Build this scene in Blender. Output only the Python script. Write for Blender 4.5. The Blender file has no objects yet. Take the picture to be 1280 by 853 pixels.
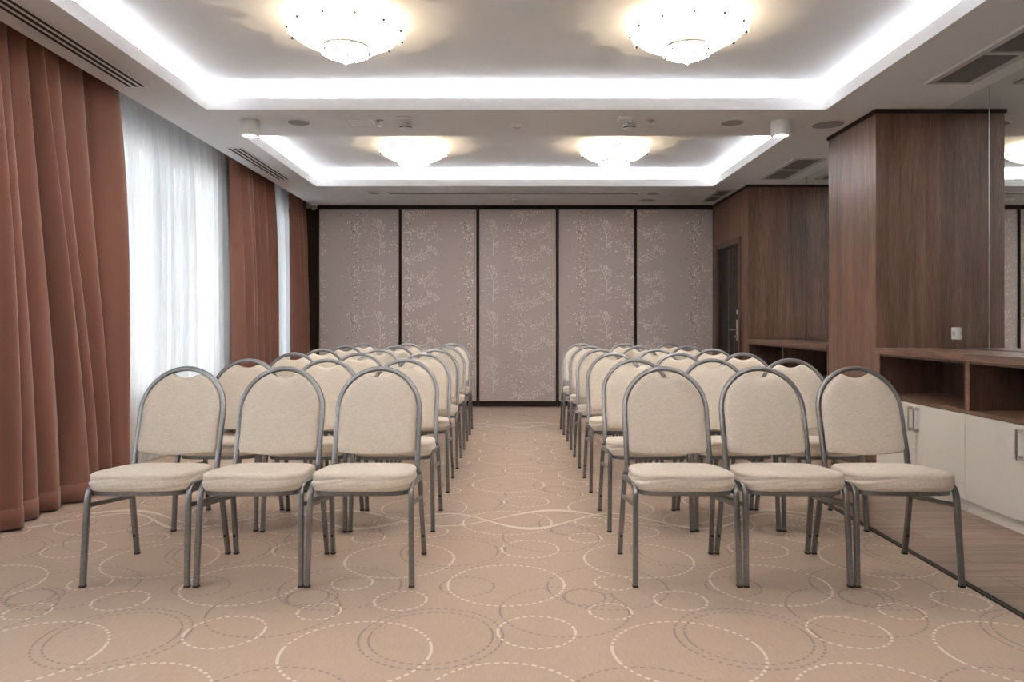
import bpy, bmesh, math, random
from mathutils import Vector, Matrix
PI = math.pi
SC = bpy.context.scene
COL = SC.collection
F = 930.0; CX = 640.0; CY = 405.0; CAMH = 1.10      # focal length (px), vanishing point, eye height
HS = 2.67        # soffit height
HC = 2.87        # recessed ceiling height
YB = 9.85        # face of the folding partition
XR = 2.66        # wood / cabinet front plane on the right
XM = 3.13        # mirror plane on the right
XL = -2.65       # edge of soffit at the curtains

# ------------------------------------------------------------------ materials
def new_mat(name):
    m = bpy.data.materials.new(name); m.use_nodes = True
    nt = m.node_tree
    return m, nt, nt.nodes['Principled BSDF']
def N(nt, t, **kw):
    n = nt.nodes.new(t)
    for k, v in kw.items(): setattr(n, k, v)
    return n
def L(nt, a, b): nt.links.new(a, b)
def coords(nt, scale=(1, 1, 1), rot=(0, 0, 0)):
    tc = N(nt, 'ShaderNodeTexCoord'); mp = N(nt, 'ShaderNodeMapping')
    mp.inputs['Scale'].default_value = scale; mp.inputs['Rotation'].default_value = rot
    L(nt, tc.outputs['Object'], mp.inputs['Vector'])
    return mp.outputs['Vector']
def noise(nt, vec, scale=5, detail=3, rough=.5, dist=0):
    n = N(nt, 'ShaderNodeTexNoise')
    n.inputs['Scale'].default_value = scale; n.inputs['Detail'].default_value = detail
    n.inputs['Roughness'].default_value = rough; n.inputs['Distortion'].default_value = dist
    L(nt, vec, n.inputs['Vector']); return n.outputs['Fac']
def ramp(nt, fac, stops):
    r = N(nt, 'ShaderNodeValToRGB'); cr = r.color_ramp
    while len(cr.elements) < len(stops): cr.elements.new(.5)
    for e, (p, c) in zip(cr.elements, stops):
        e.position = p; e.color = (*c, 1)
    L(nt, fac, r.inputs['Fac']); return r.outputs['Color']
def bump(nt, h, strength=.3, dist=.002):
    b = N(nt, 'ShaderNodeBump'); b.inputs['Strength'].default_value = strength
    b.inputs['Distance'].default_value = dist
    L(nt, h, b.inputs['Height']); return b.outputs['Normal']
def sc(c, k): return tuple(min(1, x*k) for x in c)
def plain(name, col, rough=.5, metal=0, var=.06, spec=.5, bs=0, nscale=20):
    m, nt, b = new_mat(name)
    v = coords(nt)
    f = noise(nt, v, nscale, 3)
    L(nt, ramp(nt, f, [(.3, sc(col, 1-var)), (.7, sc(col, 1+var))]), b.inputs['Base Color'])
    b.inputs['Roughness'].default_value = rough; b.inputs['Metallic'].default_value = metal
    b.inputs['Specular IOR Level'].default_value = spec
    if bs: L(nt, bump(nt, noise(nt, v, 300, 2), bs, .001), b.inputs['Normal'])
    return m
def wood(name, dark, mid, light, axis='z', rough=.42, planks=None):
    m, nt, b = new_mat(name)
    s = {'z': (14, 14, .9), 'y': (14, .9, 14), 'x': (.9, 14, 14)}[axis]
    v = coords(nt, s)
    s2 = tuple(q*5 for q in s); v2 = coords(nt, s2)
    f1 = noise(nt, v, 1.0, 4, .55, .8); f2 = noise(nt, v2, 1.6, 3, .6, .3)
    mx = N(nt, 'ShaderNodeMix'); mx.data_type = 'FLOAT'; mx.inputs[0].default_value = .45
    L(nt, f1, mx.inputs[2]); L(nt, f2, mx.inputs[3])
    c = ramp(nt, mx.outputs[0], [(.36, dark), (.5, mid), (.64, light)])
    if planks:
        br = N(nt, 'ShaderNodeTexBrick'); br.offset = .37
        br.inputs['Scale'].default_value = 1; br.inputs['Mortar Size'].default_value = .003
        br.inputs['Brick Width'].default_value = planks[0]; br.inputs['Row Height'].default_value = planks[1]
        br.inputs['Color1'].default_value = (.85, .85, .85, 1); br.inputs['Color2'].default_value = (1.1, 1.1, 1.1, 1)
        br.inputs['Mortar'].default_value = (.4, .4, .4, 1)
        L(nt, coords(nt), br.inputs['Vector'])
        mm = N(nt, 'ShaderNodeMix'); mm.data_type = 'RGBA'; mm.blend_type = 'MULTIPLY'; mm.inputs[0].default_value = 1
        L(nt, c, mm.inputs[6]); L(nt, br.outputs['Color'], mm.inputs[7]); c = mm.outputs[2]
    L(nt, c, b.inputs['Base Color'])
    b.inputs['Roughness'].default_value = rough
    L(nt, bump(nt, mx.outputs[0], .12, .001), b.inputs['Normal'])
    return m
def fabric(name, col, weave=650, var=.08, sheen=.2, rough=.9, bs=.35):
    m, nt, b = new_mat(name)
    v = coords(nt)
    va = coords(nt, (1, 1, .12)); vb = coords(nt, (.12, .3, 1))
    fa = noise(nt, va, weave, 2); fb = noise(nt, vb, weave, 2)
    mx = N(nt, 'ShaderNodeMath', operation='ADD'); L(nt, fa, mx.inputs[0]); L(nt, fb, mx.inputs[1])
    hf = N(nt, 'ShaderNodeMath', operation='MULTIPLY'); hf.inputs[1].default_value = .5; L(nt, mx.outputs[0], hf.inputs[0])
    L(nt, ramp(nt, hf.outputs[0], [(.36, sc(col, 1-var*1.6)), (.64, sc(col, 1+var))]), b.inputs['Base Color'])
    b.inputs['Roughness'].default_value = rough; b.inputs['Sheen Weight'].default_value = sheen
    b.inputs['Specular IOR Level'].default_value = .2
    L(nt, bump(nt, hf.outputs[0], bs, .001), b.inputs['Normal'])
    return m
def emis(name, col, strength):
    m, nt, b = new_mat(name)
    b.inputs['Base Color'].default_value = (*col, 1)
    b.inputs['Emission Color'].default_value = (*col, 1); b.inputs['Emission Strength'].default_value = strength
    return m

M = {}
M['ceil'] = plain('ceiling_paint', (.69, .705, .73), .9, var=.01, spec=.2)
M['wall'] = plain('wall_paint', (.68, .66, .64), .9, var=.02, spec=.2)
M['wood'] = wood('walnut_panel', (.075, .036, .022), (.132, .067, .042), (.20, .11, .072))
M['wood_top'] = wood('walnut_top', (.085, .042, .028), (.15, .08, .054), (.21, .12, .085), 'y', .38)
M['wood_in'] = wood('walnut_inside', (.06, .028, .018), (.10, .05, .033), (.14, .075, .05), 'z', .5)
M['laminate'] = wood('laminate_floor', (.15, .095, .07), (.235, .155, .118), (.33, .23, .18), 'x', .35, planks=(1.3, .19))
M['cabinet'] = plain('white_lacquer', (.74, .71, .67), .35, var=.01)
M['chair_fabric'] = fabric('beige_linen', (.71, .63, .54), 420, .09)
M['steel'] = plain('dark_nickel', (.25, .245, .25), .34, .85, .10, nscale=60)
M['black'] = plain('black_plastic', (.02, .02, .02), .5)
M['curtain'] = fabric('terracotta_velvet', (.215, .093, .064), 500, .04, .35, .75, .15)
M['dark_frame'] = plain('dark_bronze', (.030, .016, .010), .6, 0, spec=.2)
M['door'] = wood('dark_door', (.012, .008, .007), (.018, .011, .009), (.025, .016, .013), 'z', .65)
M['chrome'] = plain('brushed_chrome', (.55, .54, .52), .3, 1.0, .05)
M['grille'] = plain('grille_metal', (.20, .185, .18), .6)
M['grille_frame'] = plain('grille_frame', (.46, .44, .43), .5)
M['slot'] = plain('slot_dark', (.03, .03, .03), .8)
M['white_plastic'] = plain('white_plastic', (.72, .72, .71), .4, var=.01)
M['speaker'] = plain('speaker_mesh', (.30, .30, .31), .7, var=.1, nscale=400)
M['lamp_white'] = emis('lamp_glow', (1, .93, .82), 14)
M['added_disc'] = emis('added_disc_glow', (1, .91, .79), 29)
M['strip_metal'] = plain('floor_strip', (.06, .045, .035), .35, .6)
M['wallpaper'] = fabric('patterned_fabric', (.55, .475, .455), 300, .05, .15, .8, .2)
M['sprig'] = plain('pale_print', (.88, .83, .79), .6, var=.05)
M['gold'] = plain('gold_print', (.97, .90, .80), .35, 0, .1)
M['bronze_dot'] = plain('bronze_print', (.36, .25, .19), .5, .2, .1)

def carpet_mat(name, col, var=.10):
    m, nt, b = new_mat(name)
    v = coords(nt)
    f = noise(nt, v, 260, 3, .7); g = noise(nt, v, 2.2, 3, .6); r = noise(nt, coords(nt, (1, .12, 1)), 160, 2)
    ad = N(nt, 'ShaderNodeMath', operation='ADD'); L(nt, f, ad.inputs[0]); L(nt, r, ad.inputs[1])
    a2 = N(nt, 'ShaderNodeMath', operation='MULTIPLY_ADD'); a2.inputs[1].default_value = .4
    L(nt, ad.outputs[0], a2.inputs[0])
    g2 = N(nt, 'ShaderNodeMath', operation='MULTIPLY'); g2.inputs[1].default_value = .2; L(nt, g, g2.inputs[0])
    L(nt, g2.outputs[0], a2.inputs[2])
    L(nt, ramp(nt, a2.outputs[0], [(.34, sc(col, 1-var)), (.66, sc(col, 1+var))]), b.inputs['Base Color'])
    b.inputs['Roughness'].default_value = .95; b.inputs['Specular IOR Level'].default_value = .15
    b.inputs['Sheen Weight'].default_value = .15
    L(nt, bump(nt, f, .5, .003), b.inputs['Normal'])
    return m
CARPET = (.48, .362, .282)
M['carpet'] = carpet_mat('carpet_pile', CARPET)
M['carpet_white'] = carpet_mat('carpet_pale_yarn', (.70, .61, .53), .05)
M['carpet_grey'] = carpet_mat('carpet_taupe_yarn', (.315, .25, .205), .06)

def mirror_mat():
    m, nt, b = new_mat('mirror')
    b.inputs['Base Color'].default_value = (.80, .82, .81, 1); b.inputs['Metallic'].default_value = 1
    b.inputs['Roughness'].default_value = .0
    f = noise(nt, coords(nt), 3, 1)
    L(nt, ramp(nt, f, [(.3, (.78, .80, .79)), (.7, (.80, .82, .81))]), b.inputs['Base Color'])
    return m
M['mirror'] = mirror_mat()
def sheer_mat():
    m, nt, b = new_mat('sheer_voile')
    out = nt.nodes['Material Output']
    tr = N(nt, 'ShaderNodeBsdfTransparent'); tl = N(nt, 'ShaderNodeBsdfTranslucent'); df = N(nt, 'ShaderNodeBsdfDiffuse')
    f = noise(nt, coords(nt, (1, 1, .05)), 120, 2)
    c = ramp(nt, f, [(.3, (.80, .81, .83)), (.7, (.90, .91, .92))])
    L(nt, c, tl.inputs['Color']); L(nt, c, df.inputs['Color'])
    m1 = N(nt, 'ShaderNodeMixShader'); m1.inputs[0].default_value = .58
    L(nt, tl.outputs[0], m1.inputs[1]); L(nt, df.outputs[0], m1.inputs[2])
    m2 = N(nt, 'ShaderNodeMixShader'); m2.inputs[0].default_value = .86
    L(nt, tr.outputs[0], m2.inputs[1]); L(nt, m1.outputs[0], m2.inputs[2])
    L(nt, m2.outputs[0], out.inputs['Surface'])
    return m
M['sheer'] = sheer_mat()
def glass_mat(name, rough=0, ior=1.45):
    m, nt, b = new_mat(name)
    b.inputs['Base Color'].default_value = (1, 1, 1, 1); b.inputs['Transmission Weight'].default_value = 1
    b.inputs['Roughness'].default_value = rough; b.inputs['IOR'].default_value = ior
    return m
M['crystal'] = glass_mat('crystal_bead', .02, 1.5)
def pane_mat():
    m, nt, b = new_mat('window_glass')
    out = nt.nodes['Material Output']
    tr = N(nt, 'ShaderNodeBsdfTransparent'); gl = N(nt, 'ShaderNodeBsdfGlossy'); gl.inputs['Roughness'].default_value = .02
    tr.inputs['Color'].default_value = (.95, .97, .97, 1)
    mx = N(nt, 'ShaderNodeMixShader'); mx.inputs[0].default_value = .06
    L(nt, tr.outputs[0], mx.inputs[1]); L(nt, gl.outputs[0], mx.inputs[2]); L(nt, mx.outputs[0], out.inputs['Surface'])
    return m
M['pane'] = pane_mat()
def bowl_mat():
    m, nt, b = new_mat('opal_glass')
    out = nt.nodes['Material Output']
    tl = N(nt, 'ShaderNodeBsdfTranslucent'); df = N(nt, 'ShaderNodeBsdfPrincipled'); em = N(nt, 'ShaderNodeEmission')
    tl.inputs['Color'].default_value = (.9, .86, .78, 1)
    df.inputs['Base Color'].default_value = (.85, .82, .76, 1); df.inputs['Roughness'].default_value = .15
    em.inputs['Color'].default_value = (1, .92, .80, 1)
    tcz = N(nt, 'ShaderNodeTexCoord'); sz = N(nt, 'ShaderNodeSeparateXYZ'); L(nt, tcz.outputs['Object'], sz.inputs[0])
    mrz = N(nt, 'ShaderNodeMapRange'); mrz.inputs[1].default_value = -.06; mrz.inputs[2].default_value = -.16; mrz.inputs[3].default_value = .22; mrz.inputs[4].default_value = .42  # glow painted into the glass, stronger at the bottom than the rim
    L(nt, sz.outputs['Z'], mrz.inputs[0]); L(nt, mrz.outputs[0], em.inputs['Strength'])
    f = noise(nt, coords(nt), 9, 3)
    L(nt, ramp(nt, f, [(.3, (.82, .77, .68)), (.7, (.95, .92, .86))]), tl.inputs['Color'])
    m1 = N(nt, 'ShaderNodeMixShader'); m1.inputs[0].default_value = .35
    L(nt, tl.outputs[0], m1.inputs[1]); L(nt, df.outputs[0], m1.inputs[2])
    ad = N(nt, 'ShaderNodeAddShader'); L(nt, m1.outputs[0], ad.inputs[0]); L(nt, em.outputs[0], ad.inputs[1])
    L(nt, ad.outputs[0], out.inputs['Surface'])
    return m
M['bowl'] = bowl_mat()

# ------------------------------------------------------------------ mesh helpers
class MB:
    def __init__(s): s.v = []; s.f = []; s.m = []; s.mi = 0
    def add(s, vs, fs):
        o = len(s.v); s.v += [tuple(p) for p in vs]
        for f in fs: s.f.append(tuple(i+o for i in f)); s.m.append(s.mi)
    def box(s, x0, x1, y0, y1, z0, z1):
        s.add([(x0,y0,z0),(x1,y0,z0),(x1,y1,z0),(x0,y1,z0),(x0,y0,z1),(x1,y0,z1),(x1,y1,z1),(x0,y1,z1)],
              [(0,3,2,1),(4,5,6,7),(0,1,5,4),(1,2,6,5),(2,3,7,6),(3,0,4,7)])
    def lathe(s, prof, n=24, c=(0,0,0), fr=None):
        vs = []; fs = []
        for (r, z) in prof:
            for k in range(n):
                a = 2*PI*k/n; vs.append((c[0]+r*math.cos(a), c[1]+r*math.sin(a), c[2]+z))
        for i in range(len(prof)-1):
            for k in range(n):
                k2 = (k+1) % n; fs.append((i*n+k, i*n+k2, (i+1)*n+k2, (i+1)*n+k))
        s.add(vs, fs)
        s.add([], [])
        o = len(s.v)-len(vs)
        s.f.append(tuple(o+k for k in reversed(range(n)))); s.m.append(s.mi)
        q = o+(len(prof)-1)*n
        s.f.append(tuple(q+k for k in range(n))); s.m.append(s.mi)
    def sphere(s, c, r, nu=10, nv=6):
        vs = [(c[0],c[1],c[2]-r)]; fs = []
        for j in range(1, nv):
            t = -PI/2+PI*j/nv
            for k in range(nu):
                a = 2*PI*k/nu; vs.append((c[0]+r*math.cos(t)*math.cos(a), c[1]+r*math.cos(t)*math.sin(a), c[2]+r*math.sin(t)))
        vs.append((c[0],c[1],c[2]+r))
        for k in range(nu): fs.append((0, 1+(k+1)%nu, 1+k))
        for j in range(nv-2):
            for k in range(nu):
                a=1+j*nu+k; b_=1+j*nu+(k+1)%nu; fs.append((a,b_,b_+nu,a+nu))
        t = len(vs)-1; q = 1+(nv-2)*nu
        for k in range(nu): fs.append((q+k, q+(k+1)%nu, t))
        s.add(vs, fs)
    def sweep(s, pts, w, h, rnd=.3, side=(1,0,0), corner=3):
        """rounded rectangular bar w (along side) x h swept along pts"""
        prof = []
        r = rnd*min(w, h)
        for (sx, sy, a0) in ((1,1,0),(-1,1,90),(-1,-1,180),(1,-1,270)):
            for k in range(corner):
                a = math.radians(a0+90*k/(corner-1) if corner > 1 else a0+45)
                prof.append((sx*(w/2-r)+r*math.cos(a), sy*(h/2-r)+r*math.sin(a)))
        n = len(prof); P = [Vector(p) for p in pts]; vs = []
        S0 = Vector(side)
        for i, p in enumerate(P):
            if i == 0: t = P[1]-P[0]
            elif i == len(P)-1: t = P[-1]-P[-2]
            else: t = (P[i+1]-P[i]).normalized()+(P[i]-P[i-1]).normalized()
            t.normalize()
            if i == 0: u = (S0-t*S0.dot(t)).normalized()
            else: u = (u-t*u.dot(t)).normalized()
            v = t.cross(u)
            for (a, b_) in prof: vs.append(tuple(p+u*a+v*b_))
        fs = []
        for i in range(len(P)-1):
            for k in range(n):
                k2 = (k+1) % n; fs.append((i*n+k, i*n+k2, (i+1)*n+k2, (i+1)*n+k))
        fs.append(tuple(reversed(range(n)))); fs.append(tuple((len(P)-1)*n+k for k in range(n)))
        s.add(vs, fs)
    def build(s, name, mats, parent=None, loc=None, smooth=False, bevel=0):
        me = bpy.data.meshes.new(name); me.from_pydata(s.v, [], s.f)
        if not isinstance(mats, (list, tuple)): mats = [mats]
        for m in mats: me.materials.append(m)
        for p, i in zip(me.polygons, s.m): p.material_index = i
        if smooth:
            for p in me.polygons: p.use_smooth = True
        if smooth or bevel:
            bm = bmesh.new(); bm.from_mesh(me); bmesh.ops.recalc_face_normals(bm, faces=bm.faces); bm.to_mesh(me); bm.free()
        if smooth == 'auto':
            me.set_sharp_from_angle(angle=math.radians(28))
        me.update()
        o = bpy.data.objects.new(name, me); COL.objects.link(o)
        if bevel:
            b_ = o.modifiers.new('bevel', 'BEVEL'); b_.width = bevel; b_.segments = 2; b_.limit_method = 'ANGLE'
        if parent: o.parent = parent
        if loc: o.location = loc
        return o
def bx(x0, x1, y0, y1, z0, z1):
    b_ = MB(); b_.box(x0, x1, y0, y1, z0, z1); return b_
def tag(o, label, cat, group=None):
    o['label'] = label; o['category'] = cat
    if group: o['group'] = group
    return o
def struct(o): o['kind'] = 'structure'; return o
def thing(name, loc, label, cat, group=None):
    o = bpy.data.objects.new(name, None); o.empty_display_size = .1; COL.objects.link(o); o.location = loc
    return tag(o, label, cat, group)
def copy_tree(o, parent=None):
    c = o.copy(); COL.objects.link(c)
    if parent: c.parent = parent
    for ch in list(o.children): copy_tree(ch, c)
    return c
def bez(p0, p1, p2, n=6):
    p0, p1, p2 = Vector(p0), Vector(p1), Vector(p2)
    return [tuple(p0*(1-t)**2+p1*2*t*(1-t)+p2*t*t) for t in [i/n for i in range(n+1)]]

# ------------------------------------------------------------------ floor
Y0 = -2.4; YW = 9.97; XW = -3.02
fb = MB(); fb.mi = 0
CXR = 1.905
fb.box(XW, CXR, Y0, YW, -.1, 0)
PX, PY = 1.112, .975
white = [(-.025,3.141,.245),(.376,2.841,.082),(.0875,2.655,.139),(.669,2.955,.104),(.435,3.156,.086),(.589,3.467,.252)]
grey = [(-.284,2.615,.252),(-.284,2.615,.217),(.20,2.853,.247),(.397,3.105,.25),(-.188,3.113,.113),(.31,2.99,.10),(.29,2.99,.085)]
rng = random.Random(5)
def ring(cx, cy, r, w, z, mi, step):
    n = max(12, int(round(2*PI*r/step)))
    fb.mi = mi
    for k in range(n):
        a0 = 2*PI*k/n
        frac = .58
        if abs(math.cos(a0+PI/n*frac)) > .965: frac = 1.0           # the weave closes up into a line at both sides
        a1 = a0+2*PI/n*frac
        vs = []
        for (rr, a) in ((r-w/2,a0),(r+w/2,a0),(r+w/2,a1),(r-w/2,a1)):
            vs.append((cx+rr*math.cos(a), cy+rr*math.sin(a), z))
        if any(v[0] > CXR-.01 or v[0] < XW+.05 or v[1] > YW-.05 or v[1] < Y0+.05 for v in vs): continue
        fb.add(vs, [(0,1,2,3)])
for i in range(-4, 3):
    for j in range(-5, 8):
        for (x, y, r) in grey: ring(x+i*PX, y+j*PY, r, .0085, .0006, 2, .030)
        for (x, y, r) in white: ring(x+i*PX, y+j*PY, r, .0105, .0010, 1, .031)
fb.mi = 1
def wave(fn, wfn, x0, x1, z):
    n = int((x1-x0)/.03); vs = []; fs = []
    for k in range(n+1):
        x = x0+(x1-x0)*k/n; y = fn(x); w = wfn(x)
        vs += [(x, y-w, z), (x, y+w, z)]
        if k: fs.append((2*k-2, 2*k, 2*k+1, 2*k-1))
    fb.add(vs, fs)
for base in (.25, 4.15, 8.05):
    wave(lambda x: base-.16*math.cos((x-.10)*2*PI/.93), lambda x: .010+.012*max(0, math.cos((x-.10)*2*PI/.93)), -2.6, 1.88, .0012)
    wave(lambda x: base+.06+.17*math.cos((x-.25)*2*PI/1.25), lambda x: .007+.014*max(0, math.cos((x-.25)*2*PI/1.25)), -2.6, 1.88, .0014)
struct(fb.build('floor', [M['carpet'], M['carpet_white'], M['carpet_grey']]))
struct(bx(1.935, XM+.05, Y0, YW, -.1, 0).build('floor_timber', M['laminate']))
t = MB(); t.box(CXR, 1.935, Y0, YW, -.1, .004); t.box(CXR+.002, CXR+.010, Y0, YW, .004, .0075); t.box(1.924, 1.933, Y0, YW, .004, .0075)
struct(t.build('trim_1', M['strip_metal']))

# ------------------------------------------------------------------ ceiling
RX0, RX1 = -2.24, 2.30
REC = [(RX0, RX1, .167, 2.425), (RX0, RX1, 3.19, 5.448), (RX0, RX1, 6.213, 8.49)]  # first recess is unseen, added with its cove light for the foreground
LT = 2.755; CAV = .30
c = MB()
c.box(XW, XM+.05, Y0, YW, HC, HC+.08)                             # the upper slab
def soffit(x0, x1, y0, y1): c.box(x0, x1, y0, y1, HS, HS+.02)
soffit(XL, XM+.02, Y0, REC[0][2]); soffit(XL, XM+.02, REC[0][3], REC[1][2]); soffit(XL, XM+.02, REC[1][3], REC[2][2]); soffit(XL, XM+.02, REC[2][3], YW)
for (x0, x1, y0, y1) in REC:
    soffit(XL, x0, y0, y1); soffit(x1, XM+.02, y0, y1)
    for (a, b_, d, e) in ((x0-.02, x0, y0-.02, y1+.02), (x1, x1+.02, y0-.02, y1+.02)): c.box(a, b_, d, e, HS+.02, LT)
    for (d, e) in ((y0-.02, y0), (y1, y1+.02)): c.box(x0, x1, d, e, HS+.02, LT)
    X0, X1, YY0, YY1 = x0-CAV, x1+CAV, y0-CAV, y1+CAV
    for (a, b_, d, e) in ((X0-.02, X0, YY0, YY1), (X1, X1+.02, YY0, YY1), (X0, X1, YY0-.02, YY0), (X0, X1, YY1, YY1+.02)):
        c.box(a, b_, d, e, HS+.02, HC)
c.box(XL, XL+.02, Y0, YW, HS+.02, HC)                             # edge of the curtain pocket
struct(c.build('ceiling', M['ceil']))

# ------------------------------------------------------------------ walls
struct(bx(XW-.2, XM+.25, YW, YW+.15, -.1, HC+.08).build('wall_back', M['wall']))
struct(bx(XW-.2, XM+.25, Y0-.15, Y0, -.1, HC+.08).build('wall_front', M['wall']))
struct(bx(XM+.03, XM+.2, Y0, YW, -.1, HC+.08).build('wall_right', M['wall']))
WIN = [(5.40, 7.45, .55, 2.60), (8.65, 9.75, .55, 2.60), (.4, 2.4, .55, 2.60)]  # last window is unseen, added to bring in more light
w = MB(); ys = Y0
for (y0, y1, z0, z1) in sorted(WIN):
    w.box(XW-.2, XW, ys, y0, -.1, HC+.08); w.box(XW-.2, XW, y0, y1, -.1, z0); w.box(XW-.2, XW, y0, y1, z1, HC+.08); ys = y1
w.box(XW-.2, XW, ys, YW, -.1, HC+.08)
struct(w.build('wall_left', M['wall']))
for n, (y0, y1, z0, z1) in enumerate(WIN):
    f = MB(); xa, xb = XW-.12, XW-.05
    f.box(xa, xb, y0, y1, z0, z0+.06); f.box(xa, xb, y0, y1, z1-.06, z1)
    f.box(xa, xb, y0, y0+.06, z0+.06, z1-.06); f.box(xa, xb, y1-.06, y1, z0+.06, z1-.06)
    ym = (y0+y1)/2; f.box(xa, xb, ym-.045, ym+.045, z0+.06, z1-.06)
    zt = z1-.45; f.box(xa+.005, xb-.005, y0+.06, ym-.045, zt-.03, zt+.03); f.box(xa+.005, xb-.005, ym+.045, y1-.06, zt-.03, zt+.03)
    fr = struct(f.build('window_%d' % (n+1), M['white_plastic'], bevel=.004))
    bx(XW-.095, XW-.085, y0+.05, y1-.05, z0+.05, z1-.05).build('pane', M['pane'], fr)
    s = MB(); s.box(XW-.01, XW+.05, y0-.03, y1+.03, z0-.035, z0-.002); s.build('window_sill', M['white_plastic'], fr, bevel=.005)

# ------------------------------------------------------------------ curtains
def curtain(name, mat, y0, y1, xc, amp, z0, z1, nf, seed, label, group, flare=.0, thick=.004, hem=True, top=None, bot=None):
    r = random.Random(seed)
    def cuts():
        e = [0.0]
        for k in range(nf): e.append(e[-1]+r.uniform(.5, 1.55))
        return [y0+(y1-y0)*q/e[-1] for q in e]
    top = top or cuts()
    if not bot: bot = [q+(.35*(p-q)) for p, q in zip(cuts(), top)]
    nf = len(top)-1
    amps = [r.uniform(.6, 1.05) for _ in range(nf)]; ph = [r.uniform(-.35, .35) for _ in range(nf)]; sk = [r.uniform(.75, 1.35) for _ in range(nf)]
    nz = 26; sub = 14
    b_ = MB(); vs = []; fs = []
    cols = nf*sub+1
    for j in range(nz+1):
        v = j/nz; z = z0+(z1-z0)*v
        gather = 1-.4*v**4                                         # tighter heading at the top
        mv = v*v*(3-2*v)
        for i in range(cols):
            k = min(i//sub, nf-1); u = (i-k*sub)/sub
            ea = bot[k]+(top[k]-bot[k])*mv; eb = bot[k+1]+(top[k+1]-bot[k+1])*mv
            uu = u**sk[k]
            w_ = math.sin(PI*uu)**.62 if 0 < u < 1 else 0
            dep = .16*math.sin(2.6*v+ph[k]*9)*math.sin(2*PI*u)+.10*math.sin(3*PI*u+ph[k]*20)*(1-v)
            x = xc-amp+2*amp*amps[k]*w_*gather*(1+dep)+flare*(1-v)+.01*math.sin(4*v+7*ph[k])*math.sin(PI*u)
            vs.append((x, ea+(eb-ea)*u, z))
        if j:
            for i in range(cols-1):
                q = j*cols+i; fs.append((q-cols, q-cols+1, q+1, q))
    b_.add(vs, fs)
    o = b_.build(name, mat, smooth=True)
    if thick:
        md = o.modifiers.new('solid', 'SOLIDIFY'); md.thickness = thick; md.offset = 0
    tag(o, label, 'curtain', group)
    if hem:                                                        # the turned-up hem along the bottom
        hb = MB(); hv = []; hf = []; rows_ = 1
        for j in range(rows_+1):
            for i in range(cols):
                x, y, zz = vs[j*cols+i]; hv.append((x+.0045, y, zz))
        for i in range(cols-1): hf.append((i, i+1, cols+i+1, cols+i))
        hb.add(hv, hf); h = hb.build('hem', mat, o, smooth=True)
        md = h.modifiers.new('solid', 'SOLIDIFY'); md.thickness = .004; md.offset = 0
    return o
gr = 'terracotta curtains along the window wall'
curtain('curtain', M['curtain'], 2.9, 5.08, -2.745, .090, .012, HC-.026, 11, 3,
        'wide terracotta curtain nearest the camera, reaching the left edge', gr, .045,
        top=[2.9,3.1,3.35,3.6,3.8,3.97,4.12,4.265,4.363,4.564,4.84,5.24], bot=[2.9,3.15,3.36,3.6,3.79,4.06,4.28,4.50,4.66,4.855,4.99,5.14])
curtain('curtain', M['curtain'], 7.42, 8.62, -2.745, .080, .012, HC-.026, 9, 8,
        'terracotta curtain hanging between the two white sheer curtains', gr, .03)
curtain('curtain', M['curtain'], 9.42, 9.93, -2.745, .080, .012, HC-.026, 5, 12,
        'narrow terracotta curtain in the far corner beside the patterned wall', gr, .02)
gs = 'white sheers over the windows'
curtain('sheer_curtain', M['sheer'], 4.85, 7.75, -2.905, .055, .015, HC-.026, 26, 21,
        'broad white sheer curtain over the bright window, beside the nearest terracotta curtain', gs, 0, 0, False)
curtain('sheer_curtain', M['sheer'], 8.3, 9.70, -2.905, .055, .015, HC-.026, 14, 22,
        'narrow white sheer curtain between the two farther terracotta curtains', gs, 0, 0, False)
for (a, b_, x, lab) in ((2.8, 9.92, -2.735, 'curtain rail in the ceiling pocket holding the terracotta curtains'),
                        (4.7, 9.92, -2.905, 'curtain rail in the ceiling pocket holding the white sheers')):
    tag(bx(x-.012, x+.012, a, b_, HC-.022, HC-.001).build('curtain_rail', M['white_plastic']), lab, 'curtain rail')

# ------------------------------------------------------------------ folding partition at the back
K = YB/F
def bxp(px): return (px-CX)*K
panels_px = [(397.5,500),(500.5,597),(597.5,696.5),(697,794),(794.5,892.5)]
PW, PH = 141.6*K, 57.2*K
TX, TZ = bxp(603), CAMH+(CY-281.9)*K                               # anchor of the repeat
def cellpt(px, py): return ((px-603)*K, -(py-281.9)*K)
prng = random.Random(11)
cell = []                                                          # (kind, polygon in the cell)
def seg(p, q, w):
    dx, dz = q[0]-p[0], q[1]-p[1]; l = math.hypot(dx, dz) or 1e-6
    nx, nz = -dz/l*w/2, dx/l*w/2
    nx *= .95; nz *= .95
    cell.append((1, [(p[0]+nx,p[1]+nz),(p[0]-nx,p[1]-nz),(q[0]-nx*.6,q[1]-nz*.6),(q[0]+nx*.6,q[1]+nz*.6)]))
def leaf(p, a, s):
    ca, sa = math.cos(a), math.sin(a)
    cell.append((1, [(p[0],p[1]),(p[0]+s*.5*ca-s*.28*sa,p[1]+s*.5*sa+s*.28*ca),(p[0]+s*ca,p[1]+s*sa),(p[0]+s*.5*ca+s*.28*sa,p[1]+s*.5*sa-s*.28*ca)]))
def twig(p, a, l, w, depth):
    q = (p[0]+l*math.cos(a), p[1]+l*math.sin(a)); seg(p, q, w)
    if depth == 0:
        for da in (-1.0, .1): leaf(q, a+da, prng.uniform(.016, .024))
        return
    for s in (-1, 1):
        for t in (.45, .8):
            m_ = (p[0]+(q[0]-p[0])*t, p[1]+(q[1]-p[1])*t)
            twig(m_, a+s*prng.uniform(.6, 1.1), l*prng.uniform(.35, .5), w*.75, depth-1)
    twig(q, a+prng.uniform(-.3, .3), l*.4, w*.75, 0)
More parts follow.
